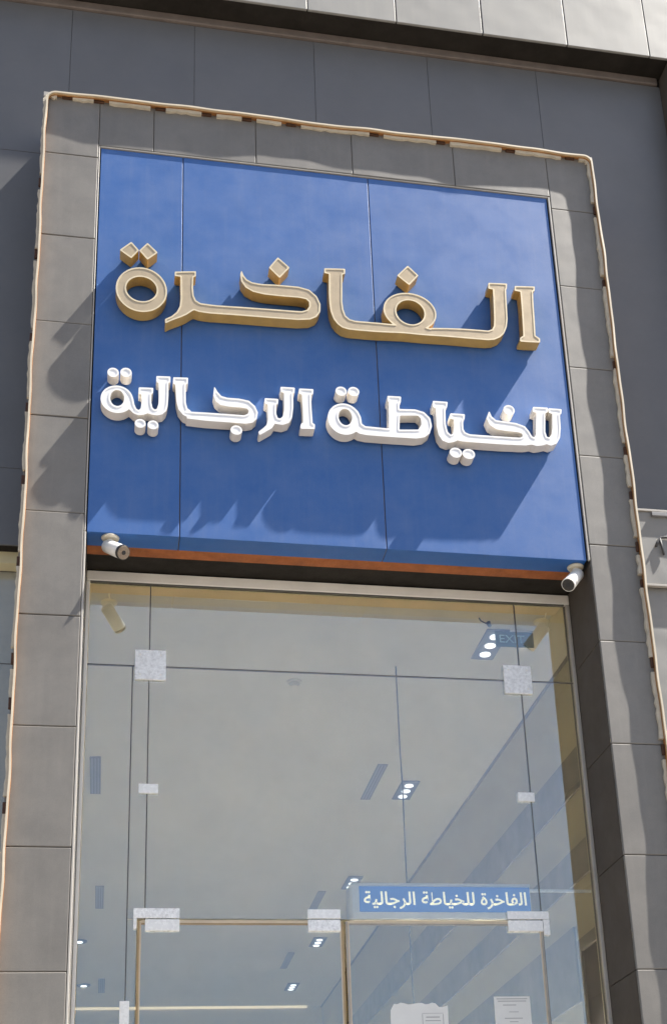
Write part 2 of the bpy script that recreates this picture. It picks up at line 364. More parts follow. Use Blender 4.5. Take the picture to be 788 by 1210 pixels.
clips += [rb+t for t in (0.42, 0.98, 1.58, 2.18, 2.48, 2.82, 3.05, 3.55, 4.05, 4.6, 5.2, 5.8, 6.4, 7.0, 7.6)]
clips = sorted(c for c in clips if c < total-0.1)
prev = 0.0
for c in clips + [total]:
    if c-prev > 0.12: sweep('sealant_bead', 'sealant', -0.0245, -0.0005, -0.0004, 0.0182, strip, rng=(prev+0.035, c-0.035), base=True, ragged=0.005)
    if c < total:
        i = min(range(len(S)), key=lambda j: abs(S[j]-c)); x_, z_, nx, nz = SP[i]
        hx, hz = (0.010, 0.030) if abs(nx) > 0.7 else (0.030, 0.010)
        if nx < -0.7: x_ -= 0.020
        box('clip', x_-hx-nx*0.009, x_+hx-nx*0.009, -0.0195, -0.0032, z_-hz-nz*0.009, z_+hz-nz*0.009, 'clip', strip, bev=0.002)
    prev = c

# ------------------------------------------------------------------ blue sign board
SF = 0.0
board = empty('sign_board', (1.2, 0.06, 3.817), 'large square blue sign board of three panels above the glass shopfront', 'sign board')
for x0, x1 in ((-0.155, 0.3155), (0.3195, 1.4195), (1.4235, 2.551)):
    box('sign_panel', x0+0.0005, x1-0.0005, SF, 0.1405, 3.817, 6.385, 'blue', board, bev=0.0025, seg=2)
    if x1 < 2.5: box('joint_filler', x1+0.0005, x1+0.0035, SF+0.006, 0.138, 3.822, 6.38, 'sealer', board)

# ------------------------------------------------------------------ raised lettering
LETTERS = [
  ('gold', 'letter_alif', [('p', [(2.258, 5.6026), (2.3834, 5.6139), (2.3784, 5.5801), (2.3681, 5.5754), (2.3639, 5.4935), (2.3606, 5.3762), (2.3558, 5.2543), (2.3817, 5.2364), (2.3791, 5.2074), (2.318, 5.2032), (2.2573, 5.2024), (2.2596, 5.2289), (2.2814, 5.2451), (2.2859, 5.3679), (2.2888, 5.4848), (2.2896, 5.5649), (2.2531, 5.5677)])], []),
  ('gold', 'letter_lam_fa_alif', [('p', [(1.1199, 5.5937), (1.2425, 5.6053), (1.2412, 5.5681), (1.225, 5.5626), (1.2173, 5.3669), (1.2211, 5.3164), (1.2326, 5.2726), (1.255, 5.2492), (1.2873, 5.2416), (1.3525, 5.2421), (1.418, 5.2426), (1.5118, 5.2417), (1.6543, 5.2575), (1.7243, 5.2357), (1.7273, 5.2405), (1.8281, 5.2505), (1.9244, 5.2565), (2.0306, 5.259), (2.0693, 5.2587), (2.0944, 5.2706), (2.1071, 5.296), (2.113, 5.3485), (2.118, 5.4651), (2.1214, 5.5616), (2.0921, 5.5652), (2.0972, 5.607), (2.2124, 5.6149), (2.2072, 5.5753), (2.2018, 5.5687), (2.1982, 5.4744), (2.1948, 5.3577), (2.1852, 5.2989), (2.1658, 5.2509), (2.139, 5.2194), (2.1035, 5.1985), (2.0643, 5.1908), (1.9678, 5.1896), (1.8242, 5.1888), (1.6814, 5.1846), (1.5655, 5.1856), (1.4151, 5.1771), (1.3219, 5.1759), (1.2477, 5.1767), (1.2111, 5.1861), (1.1841, 5.2077), (1.1621, 5.2422), (1.1479, 5.2912), (1.1423, 5.347), (1.1416, 5.415), (1.1459, 5.5565), (1.1189, 5.5589)]), ('e', (1.6107, 5.3422, 0.1556, 0.1333))], [('e', (1.6126, 5.3382, 0.0827, 0.0851))]),
  ('gold', 'dot_diamond', [('p', [(1.547, 5.5936), (1.6145, 5.6745), (1.6756, 5.6092), (1.6167, 5.5321)])], []),
  ('gold', 'letter_kha_ra', [('p', [(0.2728, 5.4662), (0.3907, 5.4836), (0.3909, 5.4476), (0.3766, 5.4413), (0.3746, 5.365), (0.3784, 5.3135), (0.3904, 5.2809), (0.4153, 5.2646), (0.4926, 5.2602), (0.6721, 5.2659), (0.8534, 5.2703), (0.9814, 5.2729), (1.0123, 5.2869), (1.0265, 5.3125), (1.026, 5.344), (1.0093, 5.3616), (0.9652, 5.367), (0.8673, 5.3646), (0.7699, 5.3667), (0.7094, 5.3776), (0.6673, 5.4027), (0.6434, 5.4419), (0.6378, 5.4941), (0.6453, 5.5223), (0.6559, 5.4887), (0.6739, 5.4607), (0.7041, 5.4432), (0.7587, 5.4376), (0.8442, 5.4433), (0.967, 5.4443), (1.0282, 5.4303), (1.0704, 5.3898), (1.0911, 5.3364), (1.0883, 5.2835), (1.0663, 5.2437), (1.029, 5.2216), (0.9617, 5.2111), (0.7919, 5.2069), (0.6117, 5.2044), (0.4688, 5.2), (0.4096, 5.2036), (0.38, 5.2134), (0.3624, 5.1983), (0.339, 5.1766), (0.3039, 5.1537), (0.2573, 5.1281), (0.2249, 5.1042), (0.2222, 5.1344), (0.257, 5.1572), (0.286, 5.1896), (0.3021, 5.2309), (0.3064, 5.2829), (0.3039, 5.4355), (0.2731, 5.4348)])], []),
  ('gold', 'dot_diamond', [('p', [(0.8007, 5.5597), (0.8537, 5.6399), (0.9204, 5.5744), (0.861, 5.4923)])], []),
  ('gold', 'letter_ta', [('e', (0.0924, 5.3206, 0.1395, 0.1522))], [('e', (0.0922, 5.3245, 0.0832, 0.0834))]),
  ('gold', 'dot_diamond', [('p', [(-0.0327, 5.5796), (0.0307, 5.6459), (0.0744, 5.591), (0.0331, 5.5293)])], []),
  ('gold', 'dot_diamond', [('p', [(0.075, 5.5895), (0.1196, 5.6498), (0.1776, 5.5874), (0.1216, 5.5299)])], []),
  ('menswear', 'letter_alif', [('p', [(0.9567, 4.7498), (1.0351, 4.7529), (1.0324, 4.7219), (1.0208, 4.7174), (1.0206, 4.636), (1.0244, 4.5298), (1.0366, 4.5231), (1.0358, 4.4941), (0.9583, 4.4894), (0.9608, 4.5185), (0.9743, 4.5286), (0.9748, 4.6317), (0.972, 4.7127), (0.956, 4.718)])], []),
  ('menswear', 'letter_lam_ra', [('p', [(0.7659, 4.6682), (0.8393, 4.6695), (0.8369, 4.639), (0.8265, 4.6335), (0.8255, 4.573), (0.8334, 4.5459), (0.8503, 4.543), (0.8637, 4.5598), (0.8711, 4.5996), (0.8733, 4.7145), (0.8554, 4.7196), (0.854, 4.7512), (0.932, 4.7531), (0.9294, 4.7199), (0.9207, 4.7146), (0.9207, 4.6266), (0.9127, 4.5587), (0.8931, 4.5202), (0.8609, 4.5051), (0.8328, 4.507), (0.8169, 4.51), (0.8024, 4.4799), (0.7647, 4.4512), (0.7347, 4.4288), (0.7294, 4.4481), (0.7557, 4.4725), (0.7747, 4.4962), (0.7816, 4.5245), (0.7832, 4.6294), (0.7663, 4.6346)])], []),
  ('menswear', 'letter_jim_alif', [('p', [(0.2724, 4.7562), (0.3504, 4.7614), (0.3493, 4.7251), (0.3376, 4.7173), (0.3391, 4.599), (0.3475, 4.5626), (0.3668, 4.5487), (0.3411, 4.5416), (0.4326, 4.5445), (0.5708, 4.5462), (0.6542, 4.5462), (0.6748, 4.5591), (0.6796, 4.5796), (0.6695, 4.5931), (0.636, 4.5967), (0.571, 4.5961), (0.5247, 4.6029), (0.4989, 4.626), (0.4878, 4.664), (0.4925, 4.7181), (0.5064, 4.6881), (0.5295, 4.659), (0.562, 4.651), (0.6271, 4.6516), (0.6784, 4.643), (0.7108, 4.6126), (0.7262, 4.5728), (0.7201, 4.5322), (0.6984, 4.5059), (0.6631, 4.495), (0.5706, 4.4955), (0.451, 4.4945), (0.3413, 4.4999), (0.3534, 4.5079), (0.3259, 4.521), (0.3017, 4.5542), (0.291, 4.6028), (0.2845, 4.7104), (0.2728, 4.7176)])], []),
  ('menswear', 'dot_round', [('e', (0.61, 4.4486, 0.0304, 0.0286))], []),
  ('menswear', 'letter_lam_ya_ta', [('e', (-0.0229, 4.5874, 0.0839, 0.0862)), ('p', [(0.0454, 4.6331), (0.061, 4.6016), (0.0671, 4.5651), (0.0771, 4.5374), (0.0915, 4.5264), (0.1034, 4.5398), (0.1081, 4.5772), (0.1058, 4.6306), (0.0908, 4.6375), (0.0908, 4.6731), (0.1657, 4.6771), (0.1648, 4.6446), (0.156, 4.6379), (0.1569, 4.5818), (0.1628, 4.5511), (0.1759, 4.5383), (0.188, 4.5452), (0.1964, 4.5773), (0.1978, 4.627), (0.1952, 4.7142), (0.1828, 4.7188), (0.1823, 4.7556), (0.2565, 4.7596), (0.2555, 4.7243), (0.2459, 4.7183), (0.2462, 4.6317), (0.2435, 4.5735), (0.2343, 4.538), (0.2169, 4.5151), (0.1899, 4.5052), (0.1628, 4.5068), (0.139, 4.5144), (0.1189, 4.5028), (0.0887, 4.4975), (0.0649, 4.5076), (0.0442, 4.5302), (0.0138, 4.5356)])], [('e', (-0.0215, 4.5951, 0.038, 0.0521))]),
  ('menswear', 'dot_round', [('e', (-0.0468, 4.757, 0.0291, 0.0292))], []),
  ('menswear', 'dot_round', [('e', (0.021, 4.7637, 0.0292, 0.0292))], []),
  ('menswear', 'dot_round', [('e', (0.1018, 4.4458, 0.0276, 0.0267))], []),
  ('menswear', 'dot_round', [('e', (0.1686, 4.4421, 0.0277, 0.0268))], []),
  ('tailoring', 'letter_lam_lam_kha_ya_alif', [('p', [(1.712, 4.7398), (1.7959, 4.7412), (1.7903, 4.7056), (1.7798, 4.6982), (1.7753, 4.5907), (1.7832, 4.5402), (1.8008, 4.5213), (1.8147, 4.5302), (1.824, 4.5694), (1.8266, 4.6275), (1.8057, 4.6321), (1.8079, 4.6658), (1.8908, 4.667), (1.8863, 4.6329), (1.8768, 4.6256), (1.8751, 4.5676), (1.8848, 4.5454), (1.9108, 4.5348), (2.0341, 4.5354), (2.2036, 4.5374), (2.2216, 4.548), (2.2198, 4.5672), (2.2012, 4.5759), (2.1277, 4.5784), (2.0716, 4.5838), (2.0339, 4.6075), (2.018, 4.6514), (2.0353, 4.7011), (2.0463, 4.667), (2.0705, 4.6432), (2.1213, 4.64), (2.189, 4.6344), (2.2388, 4.6168), (2.262, 4.5826), (2.2732, 4.5538), (2.2874, 4.546), (2.3006, 4.5665), (2.3162, 4.7179), (2.2948, 4.7225), (2.2987, 4.7545), (2.3855, 4.7573), (2.3803, 4.7265), (2.3669, 4.7187), (2.3553, 4.5908), (2.3626, 4.5577), (2.3772, 4.5538), (2.3928, 4.5746), (2.4029, 4.6211), (2.4109, 4.7201), (2.3894, 4.7247), (2.3921, 4.7539), (2.4686, 4.7545), (2.4635, 4.7249), (2.4535, 4.7174), (2.4505, 4.6253), (2.4396, 4.5593), (2.4188, 4.5212), (2.3827, 4.5026), (2.3572, 4.5107), (2.3311, 4.4994), (2.2963, 4.4926), (2.2709, 4.5007), (2.2337, 4.4911), (2.0866, 4.4861), (1.9744, 4.4854), (1.8629, 4.486), (1.8366, 4.4913), (1.8181, 4.4796), (1.7842, 4.469), (1.7518, 4.4814), (1.7319, 4.5166), (1.7243, 4.5733), (1.727, 4.6932), (1.7096, 4.7007)])], []),
  ('tailoring', 'dot_round', [('e', (2.1539, 4.72, 0.0321, 0.033))], []),
  ('tailoring', 'dot_round', [('e', (1.8224, 4.4078, 0.0344, 0.0317))], []),
  ('tailoring', 'dot_round', [('e', (1.8963, 4.4051, 0.0346, 0.0318))], []),
  ('tailoring', 'letter_tah_ta', [('e', (1.2028, 4.5732, 0.0917, 0.101)), ('p', [(1.2791, 4.6327), (1.2944, 4.5945), (1.2978, 4.5505), (1.3174, 4.5355), (1.4439, 4.5321), (1.4515, 4.5327), (1.459, 4.7093), (1.4524, 4.7137), (1.4523, 4.7488), (1.5287, 4.7511), (1.5252, 4.7156), (1.5172, 4.7098), (1.5151, 4.6665), (1.6046, 4.6729), (1.6555, 4.6595), (1.6879, 4.6225), (1.6952, 4.5713), (1.6794, 4.5223), (1.6478, 4.4939), (1.6028, 4.4821), (1.4922, 4.4803), (1.4076, 4.4798), (1.3235, 4.4802), (1.2818, 4.4863), (1.2533, 4.5073)])], [('e', (1.2082, 4.587, 0.0389, 0.0551)), ('p', [(1.5156, 4.6257), (1.6198, 4.6352), (1.6368, 4.6179), (1.6379, 4.5761), (1.6171, 4.5396), (1.5074, 4.5298)])]),
  ('tailoring', 'dot_round', [('e', (1.1907, 4.7558, 0.0305, 0.0291))], []),
  ('tailoring', 'dot_round', [('e', (1.2612, 4.7606, 0.0307, 0.0292))], []),
]

def sdf_grid(add, sub, h):
    pts = []
    for k, d in add:
        if k == 'p': pts += d
        else: pts += [(d[0]-d[2], d[1]-d[3]), (d[0]+d[2], d[1]+d[3])]
    P = np.array(pts); lo = P.min(0)-4*h; hi = P.max(0)+4*h
    gx = np.arange(lo[0], hi[0], h); gz = np.arange(lo[1], hi[1], h); X, Z = np.meshgrid(gx, gz, indexing='ij')
    def sp(poly):
        A = np.array(poly); B = np.roll(A, -1, 0); D = np.full(X.shape, 1e9); ins = np.zeros(X.shape, bool)
        for (ax, az), (bx, bz) in zip(A, B):
            ex, ez = bx-ax, bz-az; L = ex*ex+ez*ez
            if L < 1e-12: continue
            t = np.clip(((X-ax)*ex+(Z-az)*ez)/L, 0, 1); D = np.minimum(D, np.hypot(X-ax-t*ex, Z-az-t*ez))
            if az != bz:
                c = ((az > Z) != (bz > Z)) & (X < ex*(Z-az)/ez+ax); ins ^= c
        return np.where(ins, -D, D)
    def se(d):
        cx, cz, rx, rz = d; k0 = np.hypot((X-cx)/rx, (Z-cz)/rz); k1 = np.hypot((X-cx)/rx**2, (Z-cz)/rz**2)+1e-9
        return np.where(k0 < 1e-6, -min(rx, rz), k0*(k0-1)/k1)
    F = np.full(X.shape, 1e9)
    for k, d in add: F = np.minimum(F, sp(d) if k == 'p' else se(d))
    for k, d in sub: F = np.maximum(F, -(sp(d) if k == 'p' else se(d)))
    for _ in range(2):
        G = F.copy(); G[1:-1, 1:-1] = (F[1:-1, 1:-1]*4+F[:-2, 1:-1]+F[2:, 1:-1]+F[1:-1, :-2]+F[1:-1, 2:])/8; F = G
    return gx, gz, F
def contours(gx, gz, F, lev):
    A = F-lev; A = np.where(np.abs(A) < 1e-7, 1e-7, A); I = A < 0; edges = {}; pos = {}
    def pt(i, j, i2, j2):
        k = (i, j, i2, j2)
        if k not in pos:
            t = A[i, j]/(A[i, j]-A[i2, j2]); pos[k] = (gx[i]+t*(gx[i2]-gx[i]), gz[j]+t*(gz[j2]-gz[j]))
        return k
    c = I[:-1, :-1].astype(int)+I[1:, :-1]*2+I[1:, 1:]*4+I[:-1, 1:]*8
    for i, j in zip(*np.nonzero((c > 0) & (c < 15))):
        v = c[i, j]; b = lambda: pt(i, j, i+1, j); r = lambda: pt(i+1, j, i+1, j+1); t = lambda: pt(i, j+1, i+1, j+1); l = lambda: pt(i, j, i, j+1)
        T = {1: [(b, l)], 2: [(r, b)], 3: [(r, l)], 4: [(t, r)], 5: [(b, l), (t, r)], 6: [(t, b)], 7: [(t, l)], 8: [(l, t)], 9: [(b, t)], 10: [(r, b), (l, t)], 11: [(r, t)], 12: [(l, r)], 13: [(b, r)], 14: [(l, b)]}[int(v)]
        for a, e in T: edges[a()] = e()
    loops = []
    while edges:
        s = next(iter(edges)); L = [s]; k = edges.pop(s)
        while k != s and k in edges: L.append(k); k = edges.pop(k)
        p = [pos[q] for q in L]
        q = [p[0]]                                   # drop points that lie on a straight run
        for n_ in range(1, len(p)-1):
            a, b_, c_ = q[-1], p[n_], p[n_+1]; d = math.hypot(c_[0]-a[0], c_[1]-a[1])+1e-9
            dist = abs((c_[0]-a[0])*(a[1]-b_[1])-(a[0]-b_[0])*(c_[1]-a[1]))/d
            if dist > 0.00022 or math.hypot(b_[0]-a[0], b_[1]-a[1]) > 0.03: q.append(b_)
        q.append(p[-1])
        ar = abs(sum(q[i][0]*q[i-1][1]-q[i-1][0]*q[i][1] for i in range(len(q))))/2
        if len(q) > 3 and ar > 4e-5: loops.append(q)
    return loops
def tess(loops, y):
    vl = [[Vector((x_, z_, 0)) for x_, z_ in L] for L in loops]; tris = geometry.tessellate_polygon(vl)
    flat = [v for L in vl for v in L]; fs = []
    for t in tris:
        a, b, c = (flat[i] for i in t); ar = (b.x-a.x)*(c.y-a.y)-(c.x-a.x)*(b.y-a.y)
        if abs(ar) > 1e-12: fs.append(tuple(t) if ar > 0 else (t[0], t[2], t[1]))
    return [(v.x, y, v.y) for v in flat], fs
def wallq(loops, ya, yb, flip, base):
    vs, fs = [], []
    for L in loops:
        s = base+len(vs); n_ = len(L)
        for x_, z_ in L: vs += [(x_, ya, z_), (x_, yb, z_)]
        for i in range(n_):
            j = (i+1) % n_; q = (s+2*i, s+2*j, s+2*j+1, s+2*i+1); fs.append(q[::-1] if flip else q)
    return vs, fs
def letter(name, add, sub, parent, mats, label):
    yb, rim, rec = SF-0.014, 0.0085, 0.0022; yf = -0.089 if mats[0] == 'goldside' else -0.084; grow = 0.0 if mats[0] == 'goldside' else 0.0012
    gx, gz, F = sdf_grid(add, sub, 0.0035)
    O = contours(gx, gz, F, grow); Ic = contours(gx, gz, F, -rim)
    vs, fs, mi = [], [], []
    a, b = wallq(O, yb, yf, True, 0); vs += a; fs += b; mi += [0]*len(b)
    v2, f2 = tess(O+Ic, yf); v4, f4 = tess(O, yb)
    s = len(vs); vs += v2; f2 = [tuple(i+s for i in f) for f in f2]; fs += f2; mi += [1]*len(f2)
    s = len(vs); vs += v4; fs += [tuple(i+s for i in f[::-1]) for f in f4]; mi += [0]*len(f4)
    a, b = wallq(Ic, yf, yf+rec, True, len(vs)); vs += a; fs += b; mi += [1]*len(b)
    body = obj(name, vs, fs, [mats[0], mats[1]], parent)
    for p, k in zip(body.data.polygons, mi): p.material_index = k
    bm = bmesh.new(); bm.from_mesh(body.data); bmesh.ops.remove_doubles(bm, verts=bm.verts, dist=1e-5); bmesh.ops.recalc_face_normals(bm, faces=bm.faces); bm.to_mesh(body.data); bm.free()
    if label: body['label'] = label
    a, b = wallq(contours(gx, gz, F, -0.009), SF-0.0003, yb+0.002, True, 0); obj('mounting_spacer', a, b, 'seal', body)
    v3, f3 = tess(Ic, yf+rec-0.0003)
    bk = [(x_, y_+0.003, z_) for x_, y_, z_ in v3]
    obj('face', v3, f3, mats[2], body)
    return body
WORDS = {
 'gold': (empty('gold_lettering', (1.2, SF, 5.2), 'tall gold raised Arabic word across the upper half of the blue board', 'lettering'), ('goldside', 'goldrim', 'goldface')),
 'menswear': (empty('white_lettering', (0.55, SF, 4.4), 'white raised Arabic word at the left under the gold lettering', 'lettering', 'white raised Arabic words'), ('whiteside', 'whiterim', 'whiteface')),
 'tailoring': (empty('white_lettering', (1.85, SF, 4.4), 'white raised Arabic word at the right under the gold lettering', 'lettering', 'white raised Arabic words'), ('whiteside', 'whiterim', 'whiteface'))}
for word, nm, add, sub in LETTERS:
    root, mats = WORDS[word]; letter(nm, add, sub, root, mats, None)

# ------------------------------------------------------------------ glazing of the shop
GY0, GY1 = 0.405, 0.415
shop = empty('glass_shopfront', (1.2, 0.41, GZ), 'fixed glass panes with thin pale frame under the blue board', 'shopfront')
box('frame', -0.1565, 2.571, 0.396, 0.43, 3.752, 3.812, 'frame', shop, bev=0.004)
box('frame', -0.1575, -0.138, 0.397, 0.43, GZ, 3.75, 'frame', shop, bev=0.003)
box('frame', 2.550, 2.571, 0.397, 0.43, GZ, 3.75, 'trim', shop, bev=0.003)
box('frame_seal', -0.1365, 2.5385, 0.400, 0.420, 3.744, 3.7515, 'seal', shop)
J = 0.0025
def pane(x0, x1, z0, z1, parent=None): return box('glass_pane', x0+J, x1-J, GY0, GY1, z0+J, z1-J, 'glass', parent or shop)
XL, X1, X2, XR, ZT, ZD = -0.1365, 0.185, 2.238, 2.5485, 3.255, 1.868
for a, b in ((XL, X1), (X1, X2), (X2, XR)): pane(a, b, ZT, 3.744)
pane(XL, 0.098, GZ, ZT); pane(0.098, X1, ZD, ZT); pane(0.098, 0.148, GZ, ZD); pane(X1, X2, ZD, ZT); pane(X2, XR, GZ, ZT)
def jointv(x_, z0, z1): box('silicone_joint', x_-0.0028, x_+0.0028, GY0-0.0012, GY1+0.0012, z0, z1, 'seal', shop)
def jointh(x0, x1, z_): box('silicone_joint', x0, x1, GY0-0.001, GY1+0.001, z_-0.0028, z_+0.0028, 'seal', shop)
jointv(X1, ZT+0.004, 3.744); jointv(X2, ZT+0.004, 3.744); jointv(X1, ZD, ZT-0.004); jointv(X2, GZ, ZT-0.004); jointv(0.098, GZ, ZT-0.004)
jointh(XL, XR, ZT)
def patch(x0, x1, z0, z1, material, name='clamp_plate'):
    box(name, x0, x1, GY0-0.015, GY0-0.0015, z0, z1, material, shop, bev=0.002)
    box(name, x0, x1, GY1+0.0015, GY1+0.015, z0, z1, material, shop, bev=0.002)
for x0, x1 in ((0.109, 0.272), (2.139, 2.300)): patch(x0, x1, 3.170, 3.345, 'film')
for x0 in (0.109, 2.139):
    for i_ in (0.028, 0.135):
        for k_ in (0.03, 0.145): cyl('screw', (x0+i_, GY0-0.0148, 3.170+k_), (x0+i_, GY0-0.0172, 3.170+k_), 0.0055, 0.005, 'steel', shop, n=12)
for x0, x1 in ((0.141, 0.241), (2.162, 2.256)): patch(x0, x1, 2.530, 2.582, 'fitting')
# top door fittings fixed to the over panel
patch(0.129, 0.355, 1.8715, 1.922, 'film', 'fitting_plate'); patch(0.129, 0.146, 1.815, 1.8705, 'fitting', 'fitting_plate')
patch(2.049, 2.275, 1.8715, 1.915, 'fitting', 'fitting_plate'); patch(2.241, 2.275, 1.786, 1.8705, 'fitting', 'fitting_plate')
patch(0.998, 1.165, 1.8715, 1.920, 'fitting', 'fitting_plate')
patch(0.072, 0.118, 1.20, 1.458, 'fitting', 'lock_plate')

def door(x0, x1, label, s1, s2, fx):
    d = empty('glass_door', ((x0+x1)/2, 0.41, GZ), label, 'door')
    box('glass_pane', x0+0.02, x1-0.02, GY0, GY1, GZ+0.06, ZD-0.028, 'glass', d)
    for a, b, mm in ((x0+0.002, x0+0.0125, s1), (x0+0.0135, x0+0.0195, s2)): box('edge_seal', a, b, GY0-0.002, GY1+0.002, GZ+0.01, ZD-0.008, mm, d)
    for a, b, mm in ((x1-0.0125, x1-0.002, s1), (x1-0.0195, x1-0.0135, s2)): box('edge_seal', a, b, GY0-0.002, GY1+0.002, GZ+0.01, ZD-0.008, mm, d)
    box('edge_seal', x0+0.02, x1-0.02, GY0-0.002, GY1+0.002, ZD-0.018, ZD-0.004, s2, d); box('edge_seal', x0+0.02, x1-0.02, GY0-0.002, GY1+0.002, ZD-0.027, ZD-0.019, s1, d)
    for a, b in fx: box('top_fitting', a, b, GY0-0.017, GY1+0.017, 1.806, ZD-0.003, 'film' if a < 1.1 and a > 0.5 else 'fitting', d, bev=0.002)
    box('bottom_fitting', x0+0.02, x1-0.02, GY0-0.012, GY1+0.012, GZ+0.01, GZ+0.1, 'steel', d, bev=0.003)
    hx = x1-0.10 if x0 < 1 else x0+0.10
    tube('handle', [(hx, GY0-0.004, -0.1), (hx, GY0-0.07, -0.1), (hx, GY0-0.07, -0.12), (hx, GY0-0.07, -0.75), (hx, GY0-0.07, -0.78), (hx, GY0-0.004, -0.78)], 0.014, 'steel', d)
    return d
door(0.148, 1.182, 'left glass door leaf with brown edge seals', 'brass', 'brass2', ((0.186, 0.355), (0.998, 1.164)))
door(1.190, 2.240, 'right glass door leaf with grey edge seals below the small hanging sign', 'greyseal', 'brass2', ((2.049, 2.238),))

# ------------------------------------------------------------------ inside the shop
CZ = 3.87
def st(name, *a, **k): return tag(box(name, *a, **k), None, kind='structure')
st('interior_floor', -0.9, 3.1, 0.45, 12.3, GZ-0.05, GZ+0.01, 'floor')
ceil_ = st('interior_ceiling', -0.9, 3.1, 0.82, 12.3, CZ, CZ+0.1, 'ceil')
box('ceiling_border', -0.9, 3.1, 0.435, 0.818, CZ-0.02, CZ+0.08, 'border', ceil_)
rw = st('interior_wall', 2.86, 3.0, 0.552, 12.3, GZ, CZ-0.002, 'beige')
box('shadow_gap', 2.851, 2.8595, 0.56, 12.2, CZ-0.03, CZ-0.004, 'band', rw)
for z0, z1 in ((2.965, 3.232), (2.415, 2.635)): box('wood_band', 2.845, 2.8595, 0.56, 12.2, z0, z1, 'band', rw, bev=0.002)
box('wood_band', 2.845, 2.8595, 1.66, 12.2, 1.70, 2.17, 'band', rw, bev=0.002)
box('door_frame', 2.835, 2.8595, 0.60, 1.60, 1.98, 2.06, 'band', rw, bev=0.003)
box('door_frame', 2.835, 2.8595, 1.52, 1.60, GZ, 1.979, 'band', rw, bev=0.003)
box('door_panel', 2.846, 2.8595, 0.60, 1.519, GZ, 1.979, 'jamb', rw, bev=0.003)
st('interior_wall', -0.95, -0.80, 0.552, 12.3, GZ, CZ-0.002, 'beige')
bw = st('interior_wall', -0.8, 2.86, 12.2, 12.3, GZ, CZ-0.002, 'beige')
box('cove_light', -0.8, 2.66, 12.17, 12.199, CZ-0.030, CZ-0.004, 'coveled', bw)
st('interior_wall', -0.80, -0.14, 0.552, 0.60, GZ, CZ-0.002, 'beige')
st('interior_wall', 2.60, 2.86, 0.552, 0.60, GZ, CZ-0.002, 'beige')

def lamplight(name, x_, y_, z_, sx, sy, power):
    d = bpy.data.lights.new(name, 'AREA'); d.shape = 'RECTANGLE'; d.size = sx; d.size_y = sy; d.energy = power; d.color = (1.0, 0.97, 0.92); d.spread = R(26)
    o = bpy.data.objects.new(name, d); COL.objects.link(o); o.location = (x_, y_, z_); return o
def dup(root, loc, label=None):
    r = root.copy(); COL.objects.link(r); r.location = loc
    if label: r['label'] = label
    for ch in list(root.children):
        c = ch.copy(); COL.objects.link(c); c.parent = r
        for g_ in list(ch.children): d = g_.copy(); COL.objects.link(d); d.parent = c
    return r
lt = empty('ceiling_light', (2.31, 1.18, CZ), 'grey three-lamp ceiling light nearest the glass, beside the exit sign', 'ceiling light', 'three-lamp ceiling lights inside')
box('housing', 2.236, 2.384, 0.97, 1.39, CZ-0.012, CZ-0.001, 'lampbox', lt, bev=0.003)
for k in range(3): cyl('lamp', (2.31, 1.055+0.125*k, CZ-0.0125), (2.31, 1.055+0.125*k, CZ-0.018), 0.035, 0.035, 'lamp', lt)
for y_, lb in ((3.83, 'grey three-lamp ceiling light in the middle of the glass, beside the long vent'), (6.42, 'three-lamp ceiling light just above the left end of the small blue sign'),
               (8.73, 'small distant three-lamp ceiling light just below the middle door fitting'), (11.0, 'farthest three-lamp ceiling light, near the back cornice')):
    dup(lt, (2.31, y_, CZ), lb)
for y_, pw in ((1.18, 160), (3.83, 52), (6.42, 20), (8.73, 9), (11.0, 6)): lamplight('lamp_light', 2.31, y_, CZ-0.022, 0.10, 0.34, pw)
vt = empty('ceiling_vent', (2.02, 3.68, CZ), 'slot air vent in the ceiling left of the middle three-lamp light', 'air vent', 'slot air vents in the ceiling')
box('vent_frame', 1.982, 2.062, 3.28, 4.07, CZ-0.006, CZ-0.001, 'vent', vt, bev=0.001)
for k in range(3): box('vent_bar', 1.995+0.0225*k, 2.002+0.0225*k, 3.30, 4.05, CZ-0.010, CZ-0.0062, 'ventbar', vt)
for x_, y_, lb in ((2.06, 7.12, 'slot air vent above the middle door fitting'), (2.075, 9.62, 'small distant slot air vent over the left door leaf'),
                   (-0.115, 3.68, 'larger slot air vent beside the left edge of the glass'), (-0.075, 7.0, 'slot air vent at the left edge of the glass, second from the top'), (-0.04, 10.9, 'faint distant slot air vent low beside the left edge of the glass')):
    dup(vt, (x_, y_, CZ), lb)
dl = empty('downlight', (-0.28, 8.7, CZ), 'round ceiling downlight low at the left edge of the glass', 'downlight', 'round downlights at the left')
cyl('ring', (-0.28, 8.7, CZ-0.001), (-0.28, 8.7, CZ-0.012), 0.085, 0.08, 'lampbox', dl); cyl('lamp', (-0.28, 8.7, CZ-0.0125), (-0.28, 8.7, CZ-0.02), 0.036, 0.036, 'lamp', dl)
dup(dl, (-0.25, 10.85, CZ), 'farther round downlight, below the other one at the left edge')
sm = empty('smoke_detector', (1.16, 1.85, CZ), 'small white round smoke detector on the ceiling', 'smoke detector')
cyl('base', (1.16, 1.85, CZ-0.001), (1.16, 1.85, CZ-0.015), 0.05, 0.05, 'ceil', sm, bev=0.003); cyl('dome', (1.16, 1.85, CZ-0.0155), (1.16, 1.85, CZ-0.04), 0.038, 0.024, 'ceil', sm, bev=0.003)
sp = empty('ceiling_hook', (2.2, 0.86, CZ-0.02), 'small black hook hanging from the ceiling left of the exit sign', 'hook')
tube('hook_wire', [(2.14, 0.80, CZ-0.02), (2.15, 0.80, CZ-0.04), (2.18, 0.80, CZ-0.055), (2.20, 0.80, CZ-0.06)], 0.004, 'black', sp)
cyl('hook_end', (2.195, 0.80, CZ-0.045), (2.205, 0.80, CZ-0.075), 0.014, 0.011, 'black', sp, n=12)

